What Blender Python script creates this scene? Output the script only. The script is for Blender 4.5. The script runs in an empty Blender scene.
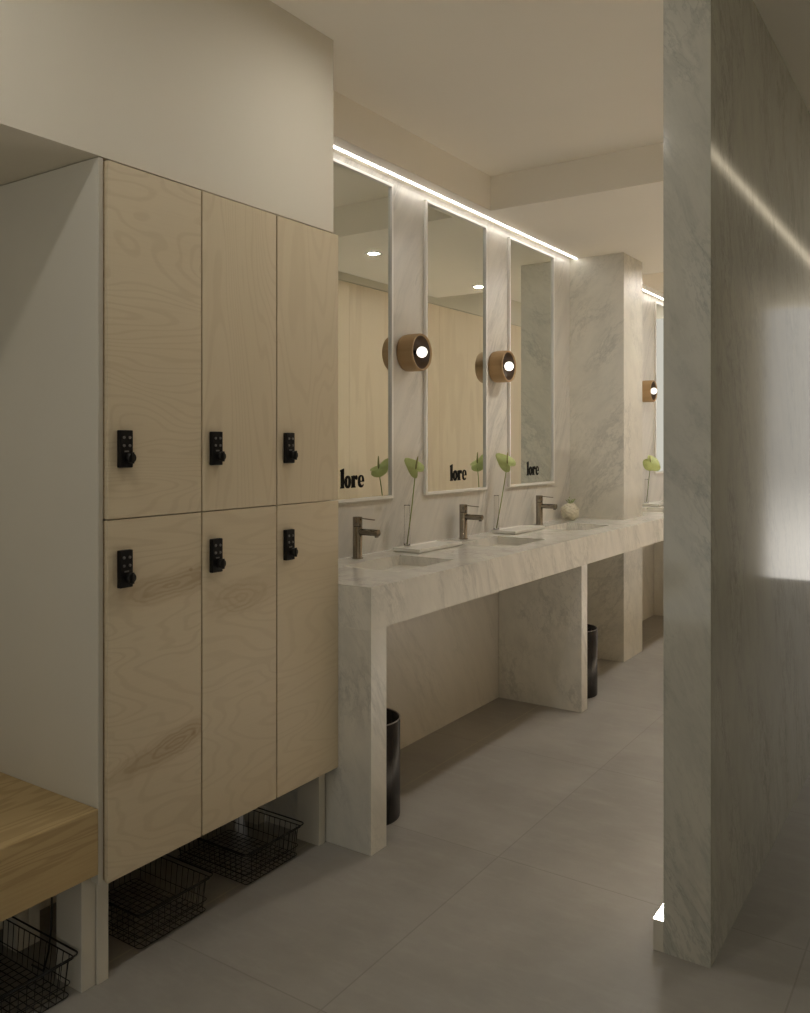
import bpy, bmesh, math, random
from mathutils import Vector, Matrix, noise

S = bpy.context.scene
COL = S.collection
random.seed(4)

# ------------------------------------------------------------------ camera, world, exposure
TH = math.atan(571 / 850)
HC = 1.32
cd = bpy.data.cameras.new('camera'); cam = bpy.data.objects.new('camera', cd); COL.objects.link(cam)
cam.location = (0, 0, HC); cam.rotation_euler = (math.pi / 2, 0, TH)
cd.sensor_fit = 'AUTO'; cd.sensor_width = 36; cd.lens = 36 * 850 / 1013
cd.shift_y = (444 - 506.5) / 1013
cd.clip_start = .02
S.camera = cam
w = bpy.data.worlds.new('world'); S.world = w; w.use_nodes = True
# the hall goes on behind the camera and beyond the far end: near wall left out so world light adds soft fill; far end open too
_nt = w.node_tree; _bg = _nt.nodes['Background']
_tc = _nt.nodes.new('ShaderNodeTexCoord'); _sp = _nt.nodes.new('ShaderNodeSeparateXYZ'); _nt.links.new(_tc.outputs['Generated'], _sp.inputs[0])
_mr = _nt.nodes.new('ShaderNodeMapRange'); _mr.inputs[1].default_value = -.1; _mr.inputs[2].default_value = .1
_nt.links.new(_sp.outputs['Y'], _mr.inputs[0])
_mx = _nt.nodes.new('ShaderNodeMix'); _mx.data_type = 'RGBA'; _nt.links.new(_mr.outputs[0], _mx.inputs[0])
NEAR_L, FAR_L = (.44, .43, .395), (.62, .585, .53)
LOW_WORLD_GAIN = 2.0         # added: world brightened below the horizon to lift ceiling and soffit
_mx.inputs[6].default_value = (*NEAR_L, 1); _mx.inputs[7].default_value = (*FAR_L, 1)
_nt.links.new(_mx.outputs[2], _bg.inputs[0])
_mz = _nt.nodes.new('ShaderNodeMapRange'); _mz.interpolation_type = 'SMOOTHSTEP'; _mz.inputs[1].default_value = -.12; _mz.inputs[2].default_value = -.02
_mz.inputs[3].default_value = LOW_WORLD_GAIN; _mz.inputs[4].default_value = 1.0
_nt.links.new(_sp.outputs['Z'], _mz.inputs[0]); _nt.links.new(_mz.outputs[0], _bg.inputs[1])
def portal(name, loc, rot, sx, sy):
    l = bpy.data.lights.new(name, 'AREA'); l.shape = 'RECTANGLE'; l.size = sx; l.size_y = sy; l.cycles.is_portal = True
    o = bpy.data.objects.new(name, l); o.location = loc; o.rotation_euler = rot; COL.objects.link(o)
portal('portal_near', (-.6, -1.9, 1.33), (math.pi / 2, 0, math.pi), 3.2, 2.64)
portal('portal_far', (-.6, 8.9, 1.33), (math.pi / 2, 0, 0), 3.2, 2.64)
S.view_settings.view_transform = 'Standard'; S.view_settings.look = 'None'
S.view_settings.gamma = 1; S.view_settings.use_curve_mapping = False
S.view_settings.exposure = 0.13
S.cycles.use_denoising = True
S.cycles.max_bounces = 10; S.cycles.diffuse_bounces = 6; S.cycles.glossy_bounces = 6
S.cycles.sample_clamp_indirect = 3.0
S.cycles.caustics_reflective = False; S.cycles.caustics_refractive = False

WARM = (1, .85, .64)
E_DOWN = 760      # downlight lens emission
E_LED = 9.5        # cove strip
E_AISLE = 2.2      # recessed line in the right hand aisle
E_BULB = 1.6
E_PLINTH = 30

# ------------------------------------------------------------------ materials
def mat(name):
    m = bpy.data.materials.new(name); m.use_nodes = True
    nt = m.node_tree; b = nt.nodes['Principled BSDF']
    return m, nt, b

def N(nt, t, **kw):
    n = nt.nodes.new(t)
    for k, v in kw.items():
        if k.startswith('i_'):
            key = k[2:]; key = int(key) if key.isdigit() else key.replace('_', ' ')
            n.inputs[key].default_value = v
        else: setattr(n, k, v)
    return n

def math_(nt, op, a, b=None, c=None, clamp=False):
    n = nt.nodes.new('ShaderNodeMath'); n.operation = op; n.use_clamp = clamp
    for i, v in enumerate((a, b, c)):
        if v is None: continue
        if isinstance(v, (int, float)): n.inputs[i].default_value = v
        else: nt.links.new(v, n.inputs[i])
    return n.outputs[0]

def mixc(nt, f, a, b):
    n = nt.nodes.new('ShaderNodeMix'); n.data_type = 'RGBA'
    for s, v in ((n.inputs[0], f), (n.inputs[6], a), (n.inputs[7], b)):
        if isinstance(v, (int, float)): s.default_value = v
        elif isinstance(v, tuple): s.default_value = (*v[:3], 1)
        else: nt.links.new(v, s)
    return n.outputs[2]

def smooth(nt, v, lo, hi):
    n = nt.nodes.new('ShaderNodeMapRange'); n.interpolation_type = 'SMOOTHSTEP'
    nt.links.new(v, n.inputs[0]); n.inputs[1].default_value = lo; n.inputs[2].default_value = hi
    return n.outputs[0]

def dot(nt, p, v):
    n = nt.nodes.new('ShaderNodeVectorMath'); n.operation = 'DOT_PRODUCT'
    nt.links.new(p, n.inputs[0]); n.inputs[1].default_value = v
    return n.outputs['Value']

def comb(nt, x, y, z):
    n = nt.nodes.new('ShaderNodeCombineXYZ')
    for i, v in enumerate((x, y, z)):
        if isinstance(v, (int, float)): n.inputs[i].default_value = v
        else: nt.links.new(v, n.inputs[i])
    return n.outputs[0]

def noi(nt, p, scale, detail=3, rough=.5, dist=0):
    n = N(nt, 'ShaderNodeTexNoise'); n.inputs['Scale'].default_value = scale
    n.inputs['Detail'].default_value = detail; n.inputs['Roughness'].default_value = rough
    n.inputs['Distortion'].default_value = dist
    nt.links.new(p, n.inputs['Vector'])
    return n.outputs['Fac']

def bump(nt, b, h, strength, dist=.002):
    n = nt.nodes.new('ShaderNodeBump'); n.inputs['Strength'].default_value = strength
    n.inputs['Distance'].default_value = dist
    nt.links.new(h, n.inputs['Height']); nt.links.new(n.outputs[0], b.inputs['Normal'])

def plain(name, col, rough=.5, metal=0, spec=.5, vary=.04, scale=30, bmp=0):
    m, nt, b = mat(name)
    p = N(nt, 'ShaderNodeTexCoord').outputs['Object']
    n = noi(nt, p, scale, 3)
    c2 = tuple(max(0, c * (1 - vary * 2)) for c in col)
    nt.links.new(mixc(nt, n, c2, tuple(min(1, c * (1 + vary)) for c in col)), b.inputs['Base Color'])
    b.inputs['Roughness'].default_value = rough; b.inputs['Metallic'].default_value = metal
    b.inputs['Specular IOR Level'].default_value = spec
    if bmp: bump(nt, b, noi(nt, p, scale * 6, 2), bmp, .001)
    return m

def marble(name, d, base=(.68, .655, .60), rough=.22, seed=0., veins=1.0):
    m, nt, b = mat(name)
    p = N(nt, 'ShaderNodeTexCoord').outputs['Object']
    D = Vector(d).normalized()
    A = D.cross(Vector((.31, .77, .2))).normalized(); B = D.cross(A)
    off = N(nt, 'ShaderNodeTexNoise'); off.inputs['Scale'].default_value = 1.6; off.inputs['Detail'].default_value = 3
    nt.links.new(p, off.inputs['Vector'])
    sc = nt.nodes.new('ShaderNodeVectorMath'); sc.operation = 'MULTIPLY_ADD'
    nt.links.new(off.outputs['Color'], sc.inputs[0]); sc.inputs[1].default_value = (.16, .16, .16)
    nt.links.new(p, sc.inputs[2]); q = sc.outputs[0]
    a = dot(nt, q, A); bb = dot(nt, q, B); dd = dot(nt, q, D)
    v1 = comb(nt, a, bb, math_(nt, 'MULTIPLY_ADD', dd, .11, seed))
    n1 = noi(nt, v1, 8.5, 7, .62)
    r1 = math_(nt, 'ABSOLUTE', math_(nt, 'SUBTRACT', n1, .5))
    vein = math_(nt, 'SUBTRACT', 1., smooth(nt, r1, .0, .05))
    gate = smooth(nt, noi(nt, comb(nt, a, bb, math_(nt, 'MULTIPLY_ADD', dd, .2, seed + 7)), 5., 3), .36, .64)
    vein = math_(nt, 'MULTIPLY', vein, gate)
    cloud = smooth(nt, noi(nt, comb(nt, a, bb, math_(nt, 'MULTIPLY_ADD', dd, .16, seed + 3)), 12, 7, .62), .36, .72)
    v2 = comb(nt, a, bb, math_(nt, 'MULTIPLY_ADD', dd, .10, seed + 11))
    n2 = noi(nt, v2, 30, 5, .65)
    fine = math_(nt, 'SUBTRACT', 1., smooth(nt, math_(nt, 'ABSOLUTE', math_(nt, 'SUBTRACT', n2, .5)), 0, .035))
    fine = math_(nt, 'MULTIPLY', fine, gate)
    grey = tuple(c * k for c, k in zip(base, (.60, .62, .64)))
    dark = tuple(c * k for c, k in zip(base, (.40, .42, .44)))
    c = mixc(nt, math_(nt, 'MULTIPLY', cloud, .30 * veins), base, grey)
    c = mixc(nt, math_(nt, 'MULTIPLY', vein, .34 * veins), c, dark)
    c = mixc(nt, math_(nt, 'MULTIPLY', fine, .34 * veins), c, dark)
    nt.links.new(c, b.inputs['Base Color'])
    b.inputs['Roughness'].default_value = rough
    return m

def plywood(name, seed=0., horizontal=False, base=(.62, .53, .375), streaks=(), rough=.5, contrast=1., freq=9., axis='y'):
    m, nt, b = mat(name)
    p = N(nt, 'ShaderNodeTexCoord').outputs['Object']
    sx = N(nt, 'ShaderNodeSeparateXYZ'); nt.links.new(p, sx.inputs[0])
    y, z = sx.outputs['Y'], sx.outputs['Z']
    ky, kz = (1.3, 5.2) if horizontal else (5.0, .75)
    q = comb(nt, seed * 3.1, math_(nt, 'MULTIPLY', y, ky), math_(nt, 'MULTIPLY_ADD', z, kz, seed))
    n1 = noi(nt, q, 1.0, 2, .45, .4)
    rings = math_(nt, 'SINE', math_(nt, 'MULTIPLY', n1, freq * 6.28))
    rings = smooth(nt, rings, .25, 1.)
    broad = noi(nt, q, .9, 2)
    fy, fz = (12, 260) if horizontal else (260, 12)
    fib = noi(nt, comb(nt, seed, math_(nt, 'MULTIPLY', y, fy), math_(nt, 'MULTIPLY', z, fz)), 1.0, 3)
    d = tuple(c * k for c, k in zip(base, (.72, .66, .58)))
    c = mixc(nt, math_(nt, 'MULTIPLY', rings, .36 * contrast), base, d)
    c = mixc(nt, math_(nt, 'MULTIPLY', smooth(nt, broad, .35, .7), .16 * contrast), c, d)
    c = mixc(nt, math_(nt, 'MULTIPLY', smooth(nt, fib, .4, .75), .14 * contrast), c, d)
    br = (.29, .19, .09)
    for (y0, z0, ry, rz, sl, amt) in streaks:
        dy = math_(nt, 'SUBTRACT', y, y0)
        dz = math_(nt, 'SUBTRACT', math_(nt, 'SUBTRACT', z, z0), math_(nt, 'MULTIPLY', dy, sl))
        wob = math_(nt, 'MULTIPLY', math_(nt, 'SUBTRACT', noi(nt, comb(nt, seed, math_(nt, 'MULTIPLY', y, 6), math_(nt, 'MULTIPLY', z, 10)), 1.5, 3), .5), .9)
        e = math_(nt, 'ADD', math_(nt, 'POWER', math_(nt, 'ABSOLUTE', math_(nt, 'DIVIDE', dy, ry)), 2),
                  math_(nt, 'POWER', math_(nt, 'ABSOLUTE', math_(nt, 'DIVIDE', dz, rz)), 2))
        e = math_(nt, 'ADD', math_(nt, 'SQRT', e), wob)
        msk = math_(nt, 'SUBTRACT', 1., smooth(nt, e, .35, 1.1))
        rr = smooth(nt, math_(nt, 'SINE', math_(nt, 'MULTIPLY', e, 26)), -.6, 1)
        f = math_(nt, 'MULTIPLY', msk, math_(nt, 'MULTIPLY_ADD', rr, .28 * amt, .45 * amt))
        c = mixc(nt, f, c, br)
    nt.links.new(c, b.inputs['Base Color'])
    b.inputs['Roughness'].default_value = rough
    return m

def oak(name, base=(.50, .375, .19)):
    m, nt, b = mat(name)
    p = N(nt, 'ShaderNodeTexCoord').outputs['Object']
    sx = N(nt, 'ShaderNodeSeparateXYZ'); nt.links.new(p, sx.inputs[0])
    q = comb(nt, math_(nt, 'MULTIPLY', sx.outputs['X'], 7), math_(nt, 'MULTIPLY', sx.outputs['Y'], .8), math_(nt, 'MULTIPLY', sx.outputs['Z'], 16))
    n1 = noi(nt, q, 1., 3, .5, .3)
    rg = smooth(nt, math_(nt, 'SINE', math_(nt, 'MULTIPLY', n1, 75)), -.2, 1)
    n2 = noi(nt, q, 14, 3)
    d = tuple(c * k for c, k in zip(base, (.62, .56, .46)))
    low = math_(nt, 'MULTIPLY_ADD', smooth(nt, sx.outputs['Z'], .34, .352), .75, .25)
    c = mixc(nt, math_(nt, 'MULTIPLY', math_(nt, 'MULTIPLY', rg, .5), low), base, d)
    c = mixc(nt, math_(nt, 'MULTIPLY', n2, .25), c, d)
    nt.links.new(c, b.inputs['Base Color']); b.inputs['Roughness'].default_value = .45
    return m

def emis(name, col, s):
    m, nt, b = mat(name)
    b.inputs['Base Color'].default_value = (.8, .8, .8, 1)
    b.inputs['Emission Color'].default_value = (*col, 1); b.inputs['Emission Strength'].default_value = s
    return m

def floor_mat():
    m, nt, b = mat('grey_stone_tile')
    p = N(nt, 'ShaderNodeTexCoord').outputs['Object']
    sx = N(nt, 'ShaderNodeSeparateXYZ'); nt.links.new(p, sx.inputs[0])
    def joint(v, off, pitch, wd):
        t = math_(nt, 'FRACT', math_(nt, 'ADD', math_(nt, 'DIVIDE', math_(nt, 'SUBTRACT', v, off), pitch), .5))
        t = math_(nt, 'MULTIPLY', math_(nt, 'ABSOLUTE', math_(nt, 'SUBTRACT', t, .5)), pitch)
        return math_(nt, 'SUBTRACT', 1., smooth(nt, t, wd * .6, wd))
    jx = joint(sx.outputs['X'], -1.268, .9, .0026)
    jy = joint(sx.outputs['Y'], 1.535, .887, .0026)
    je = math_(nt, 'SUBTRACT', 1., smooth(nt, math_(nt, 'ABSOLUTE', math_(nt, 'ADD', sx.outputs['X'], 1.832)), .002, .0035))
    j = math_(nt, 'MAXIMUM', jx, jy)
    cl = noi(nt, p, 2.2, 6, .6)
    st = noi(nt, comb(nt, math_(nt, 'MULTIPLY', sx.outputs['X'], 2), math_(nt, 'MULTIPLY', sx.outputs['Y'], 7), 0.), 2.5, 6, .65)
    sp = noi(nt, p, 55, 4, .6)
    # each tile has its own tone
    tx = math_(nt, 'FLOOR', math_(nt, 'DIVIDE', math_(nt, 'ADD', sx.outputs['X'], 1.268), .9))
    ty = math_(nt, 'FLOOR', math_(nt, 'DIVIDE', math_(nt, 'SUBTRACT', sx.outputs['Y'], 1.535), .887))
    wn = nt.nodes.new('ShaderNodeTexWhiteNoise'); nt.links.new(comb(nt, tx, ty, 0.), wn.inputs['Vector'])
    a = (.325, .31, .283); d = (.25, .237, .215)
    c = mixc(nt, smooth(nt, cl, .3, .7), a, d)
    c = mixc(nt, math_(nt, 'MULTIPLY', smooth(nt, st, .45, .75), .35), c, (.39, .375, .34))
    c = mixc(nt, math_(nt, 'MULTIPLY', sp, .18), c, (.2, .18, .15))
    c = mixc(nt, math_(nt, 'MULTIPLY', wn.outputs['Value'], .14), c, (.50, .47, .42))
    c = mixc(nt, math_(nt, 'MULTIPLY', j, .42), c, (.16, .145, .12))
    c = mixc(nt, math_(nt, 'MULTIPLY', je, .6), c, (.42, .38, .3))
    nt.links.new(c, b.inputs['Base Color'])
    b.inputs['Roughness'].default_value = .42; b.inputs['Specular IOR Level'].default_value = .4
    bump(nt, b, math_(nt, 'SUBTRACT', math_(nt, 'MULTIPLY', sp, .2), j), .25, .001)
    return m

M = {}
M['paint'] = plain('cream_wall_paint', (.70, .655, .555), .75, vary=.012, scale=3, spec=.2)
M['ceil'] = plain('cream_ceiling_paint', (.88, .835, .74), .8, vary=.012, scale=3, spec=.2)
M['white'] = plain('off_white_lacquer', (.62, .59, .51), .45, vary=.015, scale=8)
M['frame'] = plain('white_powder_coat', (.88, .87, .83), .4, vary=.01)
M['floor'] = floor_mat()
M['wallm'] = marble('pale_wall_marble', (0, .5, .85), (.68, .655, .60), .32, 2.2, .9)
M['part'] = marble('partition_marble', (.42, .28, -.86), (.56, .545, .475), .08, 5.3, 1.0)
M['pil'] = marble('pillar_marble', (.62, -.35, .72), (.64, .615, .54), .3, 9.1, .9)
M['counter'] = marble('counter_marble', (.25, .42, -.82), (.76, .735, .665), .1, 12.7, 1.0)
M['leg'] = marble('leg_marble', (.25, .42, -.82), (.70, .675, .605), .36, 14.2, .9)
M['basin'] = marble('basin_marble', (.25, .42, -.82), (.76, .735, .665), .1, 16.7, .6)
M['wainscot'] = marble('under_counter_marble', (.1, -.5, .8), (.60, .565, .495), .35, 21.7, .6)
M['plywall'] = plywood('birch_wall_panel', 31., False, (.78, .65, .48), rough=.45, contrast=.7, freq=3.)
M['plyedge'] = plywood('birch_ply_edge', 41., True, (.50, .40, .26), contrast=1.2, freq=20.)
M['oak'] = oak('honey_oak')
M['black'] = plain('black_powder_coat', (.008, .007, .006), .45, vary=.1, spec=.3)
M['lock'] = plain('black_lock_plastic', (.006, .005, .0045), .55, vary=.1, spec=.2)
M['lockknob'] = plain('black_satin_knob', (.010, .009, .008), .35, spec=.3)
M['pin'] = plain('grey_lock_button', (.14, .13, .12), .35)
M['bin'] = plain('black_enamelled_steel', (.012, .010, .010), .25, metal=.0, vary=.05, spec=.25)
M['binrim'] = plain('dark_steel_rim', (.22, .20, .18), .3, metal=.7)
M['bronze'] = plain('brushed_gunmetal', (.27, .24, .20), .2, metal=1., vary=.08)
M['walnut'] = plywood('turned_walnut', 51., True, (.38, .25, .12), contrast=1., freq=6.)
M['walnut_in'] = plywood('dark_walnut_inside', 52., True, (.06, .033, .014), contrast=1., freq=6.)
M['bulb'] = emis('opal_bulb', (1, .95, .84), E_BULB)
M['led'] = emis('led_strip_glow', (1, .95, .88), E_LED)
M['aisle'] = emis('aisle_led_glow', (1, .86, .62), E_AISLE)
M['down'] = emis('downlight_glow', (1, .95, .875), E_DOWN)
M['down_soft'] = emis('dimmed_downlight_glow', (1, .95, .875), E_DOWN * .45)
M['glow'] = emis('plinth_light_glow', (1, .94, .85), E_PLINTH)
M['tray'] = plain('white_solid_surface', (.74, .73, .68), .25, vary=.01)
M['leaf'] = plain('lime_green_spathe', (.52, .60, .24), .45, vary=.12, scale=60)
M['stem'] = plain('green_stem', (.26, .34, .09), .5, vary=.1)
M['spadix'] = plain('olive_spadix', (.30, .30, .11), .6, vary=.1, scale=200)
M['pot'] = plain('pale_knotted_ceramic', (.60, .56, .43), .6, vary=.12, scale=90, bmp=.5)
M['letter'] = plain('black_vinyl_lettering', (.005, .0045, .004), .7, spec=.1)
M['cable'] = plain('black_cable', (.01, .01, .01), .5)
m, nt, b = mat('mirror_silver'); b.inputs['Base Color'].default_value = (.84, .87, .82, 1)
b.inputs['Metallic'].default_value = 1; b.inputs['Roughness'].default_value = .012; M['mirror'] = m
m, nt, b = mat('clear_glass'); b.inputs['Base Color'].default_value = (1, 1, 1, 1); b.inputs['Roughness'].default_value = 0
b.inputs['Transmission Weight'].default_value = 1; b.inputs['IOR'].default_value = 1.45; M['glass'] = m

# ------------------------------------------------------------------ helpers
def obj(name, bm, m, parent=None, bevel=0, smooth_=False):
    me = bpy.data.meshes.new(name)
    bmesh.ops.recalc_face_normals(bm, faces=bm.faces[:])
    bm.to_mesh(me); bm.free()
    if smooth_:
        for p in me.polygons: p.use_smooth = True
    o = bpy.data.objects.new(name, me); COL.objects.link(o); me.materials.append(m)
    if parent: o.parent = parent
    if bevel:
        md = o.modifiers.new('bevel', 'BEVEL'); md.width = bevel; md.segments = 2; md.limit_method = 'ANGLE'
    return o

def BM(): return bmesh.new()

def box(bm, x0, x1, y0, y1, z0, z1):
    vs = [bm.verts.new((x, y, z)) for x in (x0, x1) for y in (y0, y1) for z in (z0, z1)]
    for f in ((0, 1, 3, 2), (4, 6, 7, 5), (0, 4, 5, 1), (2, 3, 7, 6), (0, 2, 6, 4), (1, 5, 7, 3)):
        bm.faces.new([vs[i] for i in f])
    return bm

def bx(*a): return box(BM(), *a)

def tube(bm, pts, r, n=8, closed=False, caps=True):
    pts = [Vector(p) for p in pts]; L = len(pts)
    rr = r if isinstance(r, (list, tuple)) else [r] * L
    rings = []; up = None
    for i, p in enumerate(pts):
        if closed: t = (pts[(i + 1) % L] - pts[i - 1])
        else: t = pts[min(i + 1, L - 1)] - pts[max(i - 1, 0)]
        t.normalize()
        if up is None:
            up = Vector((0, 0, 1)) if abs(t.z) < .9 else Vector((1, 0, 0))
        a = up - t * up.dot(t)
        if a.length < 1e-4: a = Vector((1, 0, 0)) - t * t.x
        a.normalize(); up = a; c = t.cross(a)
        rings.append([bm.verts.new(p + (a * math.cos(k * 2 * math.pi / n) + c * math.sin(k * 2 * math.pi / n)) * rr[i]) for k in range(n)])
    for i in range(L if closed else L - 1):
        A, B = rings[i], rings[(i + 1) % L]
        for k in range(n): bm.faces.new((A[k], A[(k + 1) % n], B[(k + 1) % n], B[k]))
    if not closed and caps:
        bm.faces.new(rings[0][::-1]); bm.faces.new(rings[-1])
    return bm

def lathe(bm, prof, n=32, axis='z', c=(0, 0, 0)):
    rings = []
    c = Vector(c)
    for (r, h) in prof:
        ring = []
        for k in range(n):
            a = k * 2 * math.pi / n; x, y = r * math.cos(a), r * math.sin(a)
            v = Vector((x, y, h)) if axis == 'z' else (Vector((h, x, y)) if axis == 'x' else Vector((x, h, y)))
            ring.append(bm.verts.new(v + c))
        rings.append(ring)
    for A, B in zip(rings, rings[1:]):
        for k in range(n): bm.faces.new((A[k], A[(k + 1) % n], B[(k + 1) % n], B[k]))
    bm.faces.new(rings[0]); bm.faces.new(rings[-1][::-1])
    return bm

def tag(o, label, cat, group=None):
    o['label'] = label; o['category'] = cat
    if group: o['group'] = group
    return o

def thing(name, label, cat, loc=(0, 0, 0), group=None):
    o = bpy.data.objects.new(name, None); COL.objects.link(o); o.location = loc; o.empty_display_size = .05
    return tag(o, label, cat, group)

def struct(name, bm, m, bevel=0):
    o = obj(name, bm, m, None, bevel); o['kind'] = 'structure'; return o

def dup(root, loc, label, group=None, name=None):
    r = root.copy(); COL.objects.link(r); r.location = loc; r['label'] = label
    if group: r['group'] = group
    for ch in list(root.children):
        c = ch.copy(); COL.objects.link(c); c.parent = r
        for g in list(ch.children):
            d = g.copy(); COL.objects.link(d); d.parent = c
    return r

# ------------------------------------------------------------------ the shell
XW = -2.115                 # marble wall behind the counter
YN, YF, XR = -1.9, 8.9, .95
ZU, ZD = 2.648, 2.478       # upper and dropped ceiling
struct('floor', bx(-2.6, XR + .1, YN - .1, YF + .1, -.08, 0), M['floor'])
struct('ceiling', bx(-2.0, XR + .1, YN - .1, YF + .1, ZU, ZU + .1), M['ceil'])
struct('ceiling', bx(-2.0, -.673, 3.74, 5.73, ZD, ZU + .0), M['ceil'])
struct('trim_1', bx(-2.3, -2.0, 2.19, YF, ZD, ZU + .1), M['ceil'])             # boxed soffit over the mirrors
struct('wall_left', bx(XW - .15, XW, 2.2, YF, .86, ZD), M['wallm'])
struct('wall_left', bx(XW - .15, -2.065, 2.285, YF, 0, .722), M['wainscot'])
struct('wall_left', bx(-2.3, -1.755, YN, 2.19, 2.015, ZU), M['paint'])          # soffit over lockers and bench
struct('wall_left', bx(-2.35, -2.2, YN, 2.195, 0, 2.016), M['paint'])
struct('wall_far', bx(.60, XR, 7.0, YF, 0, ZU), M['paint'])
struct('wall_right', bx(XR, XR + .1, YN, YF, 0, ZU + .1), M['paint'])
struct('wall_pillar', bx(-2.2, -1.766, 5.0, 5.345, 0, ZD), M['pil'], .002)
# free-standing partition: marble slab, birch panel on the basin side, cream band over it
bm = box(BM(), -.673, -.554, 2.204, 2.25, 0, ZU); box(bm, -.660, -.554, 2.25, YF, 0, ZU)
struct('wall_partition', bm, M['part'])
bm = BM(); yy = 2.2505
for k in range(6):
    box(bm, -.673, -.6602, yy, yy + 1.1722, .09, 2.42); yy += 1.173
struct('trim_2', bm, M['plywall'], .0008)
struct('trim_3', bx(-.671, -.6602, 2.2505, YF, 2.426, ZU - .001), M['paint'])
struct('baseboard_partition', bx(-.7, -.6735, 2.204, YF, 0, .0805), M['white'], .001)

# ------------------------------------------------------------------ lamps
# linear strip above the mirrors
def strip(y0, y1, label):
    t = thing('led_strip', label, 'light', (-2.07, y0, ZD))
    L = y1 - y0
    obj('diffuser', bx(-.0052, .0052, 0, L, -.006, -.002), M['led'], t)
    obj('channel', bx(-.012, .012, 0, L, -.002, -.0002), M['frame'], t)
strip(2.21, 4.995, 'thin white light line running under the soffit above the three mirrors')
strip(5.315, 8.6, 'thin white light line beyond the marble pillar')
t = thing('led_strip', 'recessed light line in the ceiling of the aisle right of the partition', 'light', (-.11, 2.4, ZU))
obj('diffuser', bx(-.011, .011, 0, 5.6, -.006, -.002), M['aisle'], t)
obj('channel', bx(-.015, .015, 0, 5.6, -.002, -.0002), M['frame'], t)
t = thing('plinth_light', 'low glowing strip along the foot of the birch side of the partition', 'light', (-.673, 2.206, .0805))
obj('diffuser', bx(-.0265, -.002, 0, 5.4, .0003, .001), M['glow'], t)

def downlight(x, y, z, label, m='down'):
    t = thing('downlight', label, 'light', (x, y, z), 'square ceiling downlights')
    bm = BM(); s = .040
    for a in ((-s, s, -s, -s + .01), (-s, s, s - .01, s), (-s, -s + .01, -s + .01, s - .01), (s - .01, s, -s + .01, s - .01)):
        box(bm, a[0], a[1], a[2], a[3], -.008, -.0002)
    obj('trim_ring', bm, M['frame'], t)
    obj('lens', bx(-s + .01, s - .01, -s + .01, s - .01, -.004, -.001), M[m], t)
downlight(-1.19, .70, ZU, 'square downlight in the upper ceiling in front of the lockers', 'down_soft')
downlight(-1.19, 2.06, ZU, 'square downlight in the upper ceiling in front of the first basin', 'down_soft')
downlight(-1.19, 4.165, ZD, 'square downlight in the lowered ceiling seen reflected in the first mirror')
downlight(-1.19, 5.478, ZD, 'square downlight in the lowered ceiling seen reflected in the second mirror')
downlight(-1.19, 6.95, ZU, 'square downlight in the ceiling beyond the marble pillar')

downlight(.5, 4.5, ZU, 'added unseen downlight brightening the aisle right of the partition')  # added out of view to brighten the partition's right face

# ------------------------------------------------------------------ washstand counter
FX = -1.607; CY0 = 2.198; CY1 = YF - .01
ct = thing('washstand_counter', 'long white marble washstand with integrated basins on slab legs below the mirrors', 'counter', (0, 0, 0))
ZT, ZB = .86, .722
basins = [(2.52, 2.915), (3.39, 3.785), (4.26, 4.655), (5.70, 6.10), (6.78, 7.18)]
bx0, bx1 = -1.985, -1.722
bm = BM()
prev = CY0; pillar_cut = False
for (a, c) in basins:
    if prev < 5.0 < a:      # the slab runs round the front of the pillar
        box(bm, XW + .001, FX, prev, 4.9995, ZB, ZT); box(bm, -1.7655, FX, 4.9995, 5.3455, ZB, ZT); prev = 5.3455
    box(bm, XW + .001, FX, prev, a, ZB, ZT)
    box(bm, XW + .001, bx0, a, c, ZB, ZT); box(bm, bx1, FX, a, c, ZB, ZT)
    prev = c
box(bm, XW + .001, FX, prev, CY1, ZB, ZT)
bmesh.ops.remove_doubles(bm, verts=bm.verts[:], dist=1e-5)
# drop inner faces shared by neighbouring blocks
seen = {}
for f in bm.faces:
    k = tuple(round(c, 4) for c in f.calc_center_median()); seen.setdefault(k, []).append(f)
dele = [f for fs in seen.values() if len(fs) > 1 for f in fs]
bmesh.ops.delete(bm, geom=dele, context='FACES')
obj('worktop', bm, M['counter'], ct)
for (a, c) in basins:
    bm = BM(); zb = .800
    # sloping marble floor and thin walls
    v = [bm.verts.new(p) for p in ((bx0, a, zb - .02), (bx1, a, zb - .02), (bx1, c, zb + .02), (bx0, c, zb + .02),
                                   (bx0, a, zb - .03), (bx1, a, zb - .03), (bx1, c, zb - .03), (bx0, c, zb - .03))]
    for f in ((0, 1, 2, 3), (7, 6, 5, 4), (0, 4, 5, 1), (1, 5, 6, 2), (2, 6, 7, 3), (3, 7, 4, 0)): bm.faces.new([v[i] for i in f])
    bs = obj('basin', bm, M['basin'], ct)
    d = lathe(BM(), [(.0, 0), (.022, 0), (.024, .003), (.012, .004), (0, .003)], 20, 'z', ((bx0 + bx1) / 2, (a + c) / 2, zb + .001))
    obj('drain', d, M['bronze'], bs)
for y0, y1 in ((CY0, 2.284), (3.948, 4.022), (6.52, 6.595)):
    obj('leg_panel', bx(-2.064, FX - .0004, y0, y1, 0, ZB), M['leg'], ct, .001)

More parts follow.
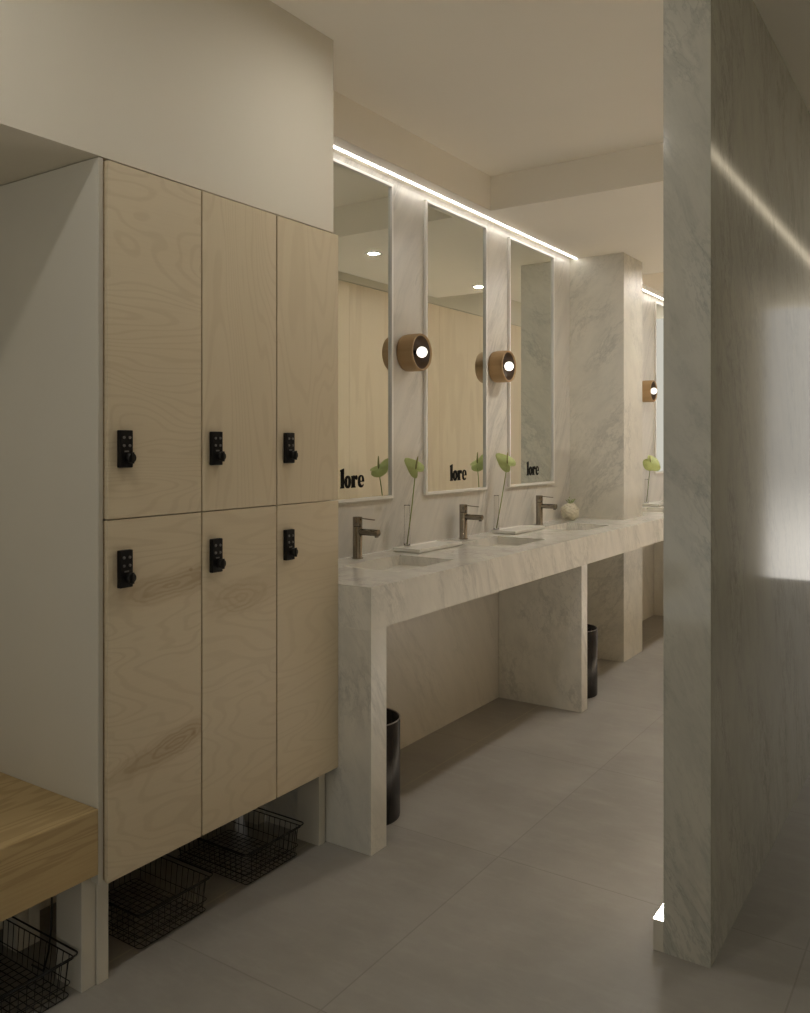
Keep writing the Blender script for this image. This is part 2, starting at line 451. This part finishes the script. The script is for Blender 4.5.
# ------------------------------------------------------------------ lettering
def lore(width, height):
    cu = bpy.data.curves.new('lettering', 'CURVE'); cu.dimensions = '2D'; cu.fill_mode = 'BOTH'; cu.extrude = .0004
    def poly(pts):
        s = cu.splines.new('POLY'); s.points.add(len(pts) - 1); s.use_cyclic_u = True
        for q, (x, y) in zip(s.points, pts): q.co = (x, y, 0, 1)
    def sup(cx, cy, rx, ry, n=28, e=2.3, a0=0, a1=360):
        out = []
        for k in range(n + (0 if a1 - a0 == 360 else 1)):
            a = math.radians(a0 + (a1 - a0) * k / n); ca, sa = math.cos(a), math.sin(a)
            out.append((cx + rx * math.copysign(abs(ca) ** (2 / e), ca), cy + ry * math.copysign(abs(sa) ** (2 / e), sa)))
        return out
    xh = .64
    # l
    poly([(0, 0), (.34, 0), (.34, .055), (.315, .09), (.315, 1.03), (.26, 1.03), (0, .95), (0, .87), (.04, .86), (.04, .09), (0, .055)])
    # o
    poly(sup(.62, xh / 2, .27, xh / 2 + .015)); poly(sup(.62, xh / 2, .045, .205)[::-1])
    # r
    poly([(.90, 0), (1.28, 0), (1.28, .05), (1.225, .085), (1.225, .38), (1.235, .44), (1.28, .47), (1.30, .42), (1.37, .40), (1.43, .45), (1.44, .55),
          (1.40, .63), (1.31, .655), (1.235, .62), (1.19, .55), (1.18, .65), (1.12, .65), (.90, .61), (.90, .57), (.93, .54), (.93, .085), (.90, .05)])
    # e
    cx, cy, rx, ry = 1.74, xh / 2, .27, xh / 2 + .015
    o = [(cx + rx, .33)] + sup(cx, cy, rx, ry, 26, 2.3, 8, 318)
    o += [(cx + rx * .75, .17), (cx + .10, .085), (cx + .0, .13), (cx - .055, .24), (cx - .06, .285), (cx + rx, .285)]
    poly(o)
    poly([(cx - .055, .345), (cx + .085, .345), (cx + .085, .48), (cx + .055, .56), (cx + .01, .585), (cx - .035, .55), (cx - .055, .46)][::-1])
    tmp = bpy.data.objects.new('tmp', cu); COL.objects.link(tmp)
    dg = bpy.context.evaluated_depsgraph_get()
    me = bpy.data.meshes.new_from_object(tmp.evaluated_get(dg))
    bpy.data.objects.remove(tmp); me.name = 'lettering'
    sx, sy = width / 2.01, height / 1.03
    for v in me.vertices:
        x, y, z = v.co; v.co = (z + .0006, x * sx, y * sy)
    me.materials.clear(); me.materials.append(M['letter'])
    return me
LM = lore(.160, .080)

def mirror(y0, y1, label, letters=True):
    z0, z1 = 1.0855, 2.446
    t = thing('wall_mirror', label, 'mirror', (XW, y0, z0), 'tall white-framed mirrors on the marble wall')
    W, Hh, D, f = y1 - y0, z1 - z0, .016, .012
    bm = BM()
    box(bm, .0003, D, 0, f, 0, Hh); box(bm, .0003, D, W - f, W, 0, Hh)
    box(bm, .0003, D, f, W - f, 0, f); box(bm, .0003, D, f, W - f, Hh - f, Hh)
    obj('frame', bm, M['frame'], t, .0008)
    g = obj('glass', bx(.0004, .006, f, W - f, f, Hh - f), M['mirror'], t)
    if letters:
        l = bpy.data.objects.new('lettering', LM); COL.objects.link(l); l.parent = g
        l.location = (.0061, W - .200 - .160, .056); l['label'] = 'black lettering reading lore'
mirror(2.45, 3.035, 'tall white-framed mirror lettered lore, nearest to the lockers')
mirror(3.302, 3.889, 'tall white-framed mirror lettered lore, the middle one between two wooden wall lamps')
mirror(4.145, 4.734, 'tall white-framed mirror lettered lore, narrow-looking one next to the marble pillar')
mirror(6.68, 7.26, 'tall white-framed mirror beyond the marble pillar, seen as a sliver beside the partition', False)

# ------------------------------------------------------------------ sconces
def make_sconce(loc, label):
    t = thing('wall_lamp', label, 'wall lamp', loc, 'round wooden wall lamps')
    sh = lathe(BM(), [(.071, 0), (.081, .003), (.083, .020), (.083, .080), (.081, .086), (.075, .086), (.073, .080)], 48, 'x')
    obj('shade', sh, M['walnut'], t, 0, True)
    inn = BM(); prof = [(.0729, .0795), (.067, .055), (.050, .038), (.028, .030)]
    n = 40; rings = []
    for r, h in prof: rings.append([inn.verts.new((h, r * math.cos(k * 2 * math.pi / n), r * math.sin(k * 2 * math.pi / n))) for k in range(n)])
    for A, B in zip(rings, rings[1:]):
        for k in range(n): inn.faces.new((A[k], B[k], B[(k + 1) % n], A[(k + 1) % n]))
    inn.faces.new(rings[-1])
    obj('reflector', inn, M['walnut_in'], t, 0, True)
    bl = BM()
    bmesh.ops.create_uvsphere(bl, u_segments=24, v_segments=16, radius=.0240)
    bmesh.ops.translate(bl, verts=bl.verts, vec=(.084, 0, 0))
    obj('bulb', bl, M['bulb'], t, 0, True)
    s = lathe(BM(), [(.012, .03), (.012, .065)], 20, 'x')
    obj('socket', s, M['black'], t)
    return t
sc0 = make_sconce((XW + .0005, 3.157, 1.7256), 'round wooden wall lamp with glowing bulb between first and middle mirror')
# the shade is a solid lathe: open its front so that the reflector shows
for o in sc0.children:
    if o.name.startswith('shade'):
        bm = bmesh.new(); bm.from_mesh(o.data)
        dl = [f for f in bm.faces if len(f.verts) > 8 and f.calc_center_median().x > .075]
        bmesh.ops.delete(bm, geom=dl, context='FACES'); bm.to_mesh(o.data); bm.free()
        o.data.update()
dup(sc0, (XW + .0005, 4.0, 1.727), 'round wooden wall lamp with glowing bulb between middle mirror and mirror by the pillar')
dup(sc0, (XW + .0005, 6.41, 1.722), 'round wooden wall lamp seen beyond the marble pillar')

# ------------------------------------------------------------------ faucets
def make_faucet(loc, label):
    t = thing('faucet', label, 'faucet', loc, 'gunmetal basin taps')
    obj('body', lathe(BM(), [(.0215, 0), (.0225, .001), (.0225, .004), (.0195, .006), (.0195, .128), (.0187, .1295)], 32), M['bronze'], t, 0, True)
    obj('handle', lathe(BM(), [(.0187, .1305), (.0197, .132), (.0197, .166), (.0187, .1675)], 32), M['bronze'], t, 0, True)
    s = tube(BM(), [(.012, 0, .108), (.105, 0, .108)], .0135, 24)
    obj('spout', s, M['bronze'], t, .001, True)
    obj('aerator', lathe(BM(), [(.008, .090), (.0085, .096)], 20, 'z', (.094, 0, 0)), M['binrim'], t)
    l = BM(); v = [l.verts.new(p) for p in ((.005, -.006, .161), (.005, .006, .161), (.084, .005, .157), (.084, -.005, .157),
                                          (.005, -.006, .1655), (.005, .006, .1655), (.084, .005, .1605), (.084, -.005, .1605))]
    for f in ((0, 1, 2, 3), (7, 6, 5, 4), (0, 4, 5, 1), (1, 5, 6, 2), (2, 6, 7, 3), (3, 7, 4, 0)): l.faces.new([v[i] for i in f])
    obj('lever', l, M['bronze'], t, .001)
    return t
fy = [2.728, 3.577, 4.440]
fa = make_faucet((-2.062, fy[0], ZT), 'gunmetal tap with side spout on the counter, nearest to the lockers')
dup(fa, (-2.062, fy[1], ZT), 'gunmetal tap on the counter below the middle mirror')
dup(fa, (-2.062, fy[2], ZT), 'gunmetal tap on the counter beside the knotted white pot')

# ------------------------------------------------------------------ trays, vases, flowers
def make_tray(loc, label):
    t = obj('tray', BM(), M['tray'])
    bm = BM(); W, L, h = .138, .352, .018
    def ring(x, y, z): return [bm.verts.new(p) for p in ((-x, -y, z), (x, -y, z), (x, y, z), (-x, y, z))]
    R = [ring(W / 2 - .006, L / 2 - .006, 0), ring(W / 2, L / 2, .006), ring(W / 2, L / 2, h), ring(W / 2 - .008, L / 2 - .008, h), ring(W / 2 - .011, L / 2 - .011, h - .005)]
    for A, B in zip(R, R[1:]):
        for k in range(4): bm.faces.new((A[k], A[(k + 1) % 4], B[(k + 1) % 4], B[k]))
    bm.faces.new(R[0][::-1]); bm.faces.new(R[-1]); bm.to_mesh(t.data); bm.free()
    md = t.modifiers.new('bevel', 'BEVEL'); md.width = .001; md.segments = 2
    t.location = loc
    return tag(t, label, 'tray', 'flat white trays on the counter')
def copy1(o, loc, label):
    c = o.copy(); COL.objects.link(c); c.location = loc; c['label'] = label; return c
TX = -2.0
tr = make_tray((TX, 3.161, ZT), 'flat white tray under the glass vase between first and second tap')
copy1(tr, (TX, 4.05, ZT), 'flat white tray under the glass vase between second and third tap')
copy1(tr, (TX, 6.40, ZT), 'flat white tray on the counter beyond the marble pillar')

def make_vase(loc, label):
    prof_o = [(.012, 0), (.014, .002), (.014, .02), (.0130, .05), (.0125, .10), (.0125, .178), (.0132, .181)]
    prof_i = [(.0126, .181), (.0119, .178), (.0119, .10), (.0124, .05), (.0133, .02), (.0125, .008), (.004, .006)]
    o = obj('vase', lathe(BM(), prof_o + prof_i, 28), M['glass'], None, 0, True)
    o.location = loc
    return tag(o, label, 'vase', 'slim clear glass vases')
ZV = ZT + .0135
VP = [(-2.055, 3.075), (-2.06, 3.915), (-2.06, 6.33)]
vs = make_vase((VP[0][0], VP[0][1], ZV), 'slim clear glass vase on the tray between first and second tap')
copy1(vs, (VP[1][0], VP[1][1], ZV), 'slim clear glass vase on the tray between second and third tap')
copy1(vs, (VP[2][0], VP[2][1], ZV), 'slim clear glass vase on the counter beyond the marble pillar')

def make_flower(loc, label, tip, nrm, point, spad, size=.05, wid=1.0):
    """stem from the vase to tip; heart-shaped spathe with plane normal nrm, its point towards 'point'"""
    t = thing('anthurium', label, 'flower', loc, 'lime green anthurium stems')
    tip = Vector(tip); P = []
    for k in range(9):
        s = k / 8
        q = tip * s; q = Vector((tip.x * s ** 1.1, tip.y * s, tip.z * s)); q.z = .008 + (tip.z - .008) * s
        q += Vector((0, .006 * math.sin(math.pi * s), 0)); P.append(q)
    obj('stem', tube(BM(), P, [.0026 - .0006 * k / 8 for k in range(9)], 8), M['stem'], t, 0, True)
    n = Vector(nrm).normalized(); d = Vector(point); d = (d - n * d.dot(n)).normalized(); s_ = n.cross(d)
    bm = BM(); rows = []
    NR, NC = 12, 28
    c = bm.verts.new(tip)
    for i in range(1, NR + 1):
        r = i / NR; ring = []
        for k in range(NC):
            a = 2 * math.pi * k / NC
            # heart: notch behind the stem, point ahead
            R = 1.0 - .42 * math.exp(-((a - math.pi) / .33) ** 2) + .42 * math.exp(-((min(a, 2 * math.pi - a)) / .42) ** 2)
            u = R * math.cos(a) + .08; v = R * math.sin(a) * .95 * wid
            u, v = u * r * size, v * r * size
            hgt = size * (.22 * r * r * math.cos(2 * a) - .35 * (v / size) ** 2 + .05 * math.sin(5 * a) * r * r)
            ring.append(bm.verts.new(tip + d * u + s_ * v + n * hgt))
        rows.append(ring)
    for k in range(NC): bm.faces.new((c, rows[0][k], rows[0][(k + 1) % NC]))
    for A, B in zip(rows, rows[1:]):
        for k in range(NC): bm.faces.new((A[k], B[k], B[(k + 1) % NC], A[(k + 1) % NC]))
    o = obj('spathe', bm, M['leaf'], t, 0, True)
    sd = o.modifiers.new('thickness', 'SOLIDIFY'); sd.thickness = .0012
    sp = Vector(spad); pts = [tip + sp * (k / 6) for k in range(7)]
    obj('spadix', tube(BM(), pts, [.0028, .0042, .0044, .0042, .0038, .0032, .0018], 10), M['spadix'], t, 0, True)
    return t
make_flower((VP[0][0], VP[0][1], ZV), 'lime green anthurium leaning in the vase between first and second tap',
            (.045, .0, .338), (.0, -.9, .45), (-.75, .25, .5), (.006, .008, .055), .052, .72)
make_flower((VP[1][0], VP[1][1], ZV), 'lime green anthurium standing in the vase between second and third tap',
            (.04, .045, .345), (.15, -.9, .35), (-.6, -.15, .55), (.0, .002, .058), .054, .8)
make_flower((VP[2][0], VP[2][1], ZV), 'lime green anthurium standing beyond the marble pillar',
            (.03, .0, .31), (.3, -.9, .3), (.5, .1, -.5), (-.004, -.004, .05), .062)

# knotted round pot with sprigs
t = thing('succulent_pot', 'round knotted pale pot with small green sprigs by the marble pillar', 'plant pot', (-2.035, 4.815, ZT))
bm = BM(); bmesh.ops.create_uvsphere(bm, u_segments=72, v_segments=48, radius=.055)
for v in bm.verts:
    v.co.z = max(v.co.z * .95 + .051, 0)
    c = v.co - Vector((0, 0, .051)); L = c.length
    if L > 1e-5 and v.co.z > .001:
        k = .0035 * (math.sin(c.x * 190 + math.sin(c.z * 140) * 1.6) * math.sin(c.z * 200 + math.sin(c.y * 170)) + math.sin(c.y * 210) * .6)
        v.co += c / L * k
obj('pot', bm, M['pot'], t, 0, True)
for k, (dx, dy, h) in enumerate(((.0, -.012, .03), (.012, .01, .024), (-.008, .018, .034), (.01, -.004, .03), (-.012, 0, .02), (.004, .026, .024))):
    bm = BM(); b0 = Vector((dx * .4, dy * .4, .098)); tp = b0 + Vector((dx * 1.4, dy * 1.4, h))
    tube(bm, [b0, (b0 + tp) / 2, tp], [.002, .0018, .001], 6)
    for q in range(4):
        c = b0.lerp(tp, .4 + q * .2); a = q * 2.2 + k
        s = Vector((math.cos(a), math.sin(a), .5)) * .013; w_ = Vector((-math.sin(a), math.cos(a), 0)) * .0045
        bm.faces.new([bm.verts.new(p) for p in (c, c + s * .5 + w_, c + s, c + s * .5 - w_)])
    obj('sprig', bm, M['stem'], t)

# ------------------------------------------------------------------ waste bins
def make_bin(loc, label):
    t = thing('waste_bin', label, 'bin', loc, 'black cylindrical waste bins')
    R, Hh = .118, .348
    obj('body', lathe(BM(), [(R - .008, 0), (R - .001, .003), (R, .010), (R, Hh), (R - .002, Hh + .001), (R - .004, Hh), (R - .004, .012), (.002, .010)], 56), M['bin'], t, 0, True)
    bm = BM(); n = 56
    tube(bm, [((R - .001) * math.cos(k * 2 * math.pi / n), (R - .001) * math.sin(k * 2 * math.pi / n), Hh + .001) for k in range(n)], .0022, 8, True)
    obj('rim', bm, M['binrim'], t, 0, True)
    return t
bn = make_bin((-1.800, 2.437, 0), 'black cylindrical waste bin behind the first marble leg of the counter')
dup(bn, (-1.765, 4.24, 0), 'black cylindrical waste bin behind the middle marble leg of the counter')

# ------------------------------------------------------------------ lockers
XD = -1.74
ys = [1.3015, 1.602, 1.899, 2.1975]
zs = [.258, 1.136, 2.009]
st = {(0, 0): [(1.50, .952, .24, .046, .10, .7), (1.52, .54, .24, .042, .14, .85), (1.575, .545, .012, .008, 0, .9), (1.565, .985, .008, .006, 0, .9)],
      (1, 0): [(1.75, .885, .19, .058, .02, .5)]}
desc = {(0, 0): 'lower left birch plywood locker door with two brown knot streaks and black keypad',
        (1, 0): 'lower middle birch plywood locker door with oval grain figure and black keypad',
        (2, 0): 'lower right birch plywood locker beside the marble counter leg with black keypad',
        (0, 1): 'upper left birch plywood locker next to the bench niche with black keypad',
        (1, 1): 'upper middle birch plywood locker with black keypad',
        (2, 1): 'upper right birch plywood locker nearest the mirrors with black keypad'}
def keypad(parent, y, z):
    k = obj('keypad_lock', bx(XD + .0003, XD + .014, y - .019, y + .019, z - .046, z + .046), M['lock'], parent, .002)
    for dy in (-.0085, .0085):
        for dz in (.028, .008):
            obj('button', lathe(BM(), [(.0036, .0138), (.0036, .0158), (.0025, .0166)], 14, 'x', (XD, y + dy, z + dz)), M['pin'], k)
    kn = lathe(BM(), [(.009, .0138), (.009, .017), (.0125, .018), (.0130, .026), (.0115, .028)], 24, 'x', (XD, y + .006, z - .022))
    obj('knob', kn, M['lockknob'], k)
    obj('grip', bx(XD + .0282, XD + .032, y + .003, y + .009, z - .036, z - .008), M['lockknob'], k, .001)
    obj('keyhole', bx(XD + .0138, XD + .0146, y - .007, y + .006, z - .008, z - .004), M['pin'], k)
LZ = {0: 1.014, 1: 1.308}
LY = [1.348, 1.649, 1.948]
for i in range(3):
    for j in range(2):
        y0, y1, z0, z1 = ys[i], ys[i + 1], zs[j], zs[j + 1]
        t = thing('locker', desc[(i, j)], 'locker', (0, 0, 0), 'birch plywood lockers in two rows of three')
        m_ = plywood('birch_door_%d%d' % (i, j), seed=3.7 * i + 11.3 * j + 1.3, horizontal=(i == 0 or j == 0), streaks=st.get((i, j), ()),
                     contrast=(.7, .6, .5)[i], freq=(24, 20, 18)[i])
        bm = BM(); e = .006
        box(bm, -2.19, XD - .0145, y0 + .004, y0 + .012, z0 + .003, z1 - .003); box(bm, -2.19, XD - .0145, y1 - .008, y1 - .0005, z0 + .003, z1 - .003)
        box(bm, -2.19, XD - .0145, y0 + .012, y1 - .008, z0 + .003, z0 + .011); box(bm, -2.19, XD - .0145, y0 + .012, y1 - .008, z1 - .011, z1 - .003)
        box(bm, -2.19, -2.18, y0 + .012, y1 - .008, z0 + .011, z1 - .011)
        obj('body', bm, M['plyedge'], t)
        g = .0022
        d = obj('door', bx(XD - .0125, XD, y0 + (.0045 if i else .0022), y1 - (.0005 if i < 2 else 0), z0 + (g * .6 if j else 0), z1 - (g * .6 if j == 0 else .003)), m_, t, .0012)
        keypad(d, LY[i], LZ[j])
# white gables and posts
t = thing('gable_panel', 'off-white side panel and post between oak bench and plywood lockers', 'panel', (0, 0, 0))
obj('panel', bx(-2.195, -1.757, 1.2885, 1.3030, .2565, 2.0125), M['white'], t, .001)
obj('post', bx(-1.885, -1.778, 1.302, 1.334, 0, .254), M['white'], t, .001)
obj('post', bx(-2.13, -2.065, 1.302, 1.334, 0, .254), M['white'], t, .001)
obj('rail', bx(-2.09, -2.07, 1.335, 2.157, .10, .254), M['white'], t, .001)
t = thing('locker_post', 'off-white post under the right end of the lockers beside the counter', 'post', (0, 0, 0))
obj('post', bx(-1.885, -1.79, 2.158, 2.19, 0, .254), M['white'], t, .001)
obj('post', bx(-2.13, -2.065, 2.158, 2.19, 0, .254), M['white'], t, .001)

# ------------------------------------------------------------------ bench
t = thing('bench', 'thick honey oak bench on white posts left of the lockers', 'bench', (0, 0, 0))
obj('seat', bx(-2.197, -1.755, YN + .01, 1.2880, .2825, .441), M['oak'], t, .002)
obj('post', bx(-1.885, -1.784, 1.262, 1.3005, 0, .282), M['white'], t, .001)
obj('post', bx(-2.13, -2.065, 1.268, 1.3005, 0, .282), M['white'], t, .001)
obj('back_rail', bx(-2.15, -2.131, -.5, 1.29, .17, .282), M['white'], t, .001)
bm = tube(BM(), [(-1.905, 1.257, .279), (-1.903, 1.257, .25), (-1.895, 1.256, .2), (-1.897, 1.256, .12), (-1.91, 1.257, .06), (-1.93, 1.257, .006), (-1.98, 1.257, .004)], .0025, 8)
tag(obj('cable', bm, M['cable'], None, 0, True), 'thin black cable hanging under the oak bench', 'cable')

# ------------------------------------------------------------------ wire baskets
def rrect(x0, x1, y0, y1, z, r, n=5):
    pts = []
    for cx, cy, a0 in ((x1 - r, y1 - r, 0), (x0 + r, y1 - r, 90), (x0 + r, y0 + r, 180), (x1 - r, y0 + r, 270)):
        for k in range(n + 1):
            a = math.radians(a0 + 90 * k / n); pts.append((cx + r * math.cos(a), cy + r * math.sin(a), z))
    return pts
def make_basket(loc, label):
    """origin at the floor under the front (+x), low-y corner of the rim"""
    t = thing('wire_basket', label, 'basket', loc, 'black wire baskets on the floor')
    W, D, Hh = .262, .34, .102          # y width, x depth, height
    iw = .008                            # taper inward at the foot
    bm = BM()
    tube(bm, rrect(-D, 0, 0, W, Hh, .014), .0022, 8, True)
    tube(bm, rrect(-D + .007, -.007, .007, W - .007, Hh - .009, .011), .0016, 8, True)
    obj('rim', bm, M['black'], t, 0, True)
    bm = BM(); wr = .00125
    x0, x1, y0, y1 = -D + .007, -.007, .007, W - .007
    f = lambda s: iw * s                  # inset at depth fraction s
    for z, s in ((.034, .7), (.0045, 1)):
        tube(bm, rrect(x0 + f(s), x1 - f(s), y0 + f(s), y1 - f(s), z, .012), wr, 5, True)
    ny, nx = 12, 14
    for k in range(1, ny):
        u = k / ny; ya, yb = y0 + (y1 - y0) * u, y0 + iw + (y1 - y0 - 2 * iw) * u
        tube(bm, [(x1, ya, Hh - .009), (x1 - iw, yb, .003), (x0 + iw, yb, .003), (x0, ya, Hh - .009)], wr, 5)
    for k in range(1, nx):
        u = k / nx; xa, xb = x0 + (x1 - x0) * u, x0 + iw + (x1 - x0 - 2 * iw) * u
        tube(bm, [(xa, y0, Hh - .009), (xb, y0 + iw, .0055), (xb, y1 - iw, .0055), (xa, y1, Hh - .009)], wr, 5)
    obj('wire_mesh', bm, M['black'], t)
    return t
bk = make_basket((-1.79, 1.436, 0), 'black wire basket on the floor under the left locker')
dup(bk, (-1.79, 1.826, 0), 'black wire basket on the floor under the right locker, beside the white post')
dup(bk, (-1.78, .992, 0), 'black wire basket on the floor under the oak bench')
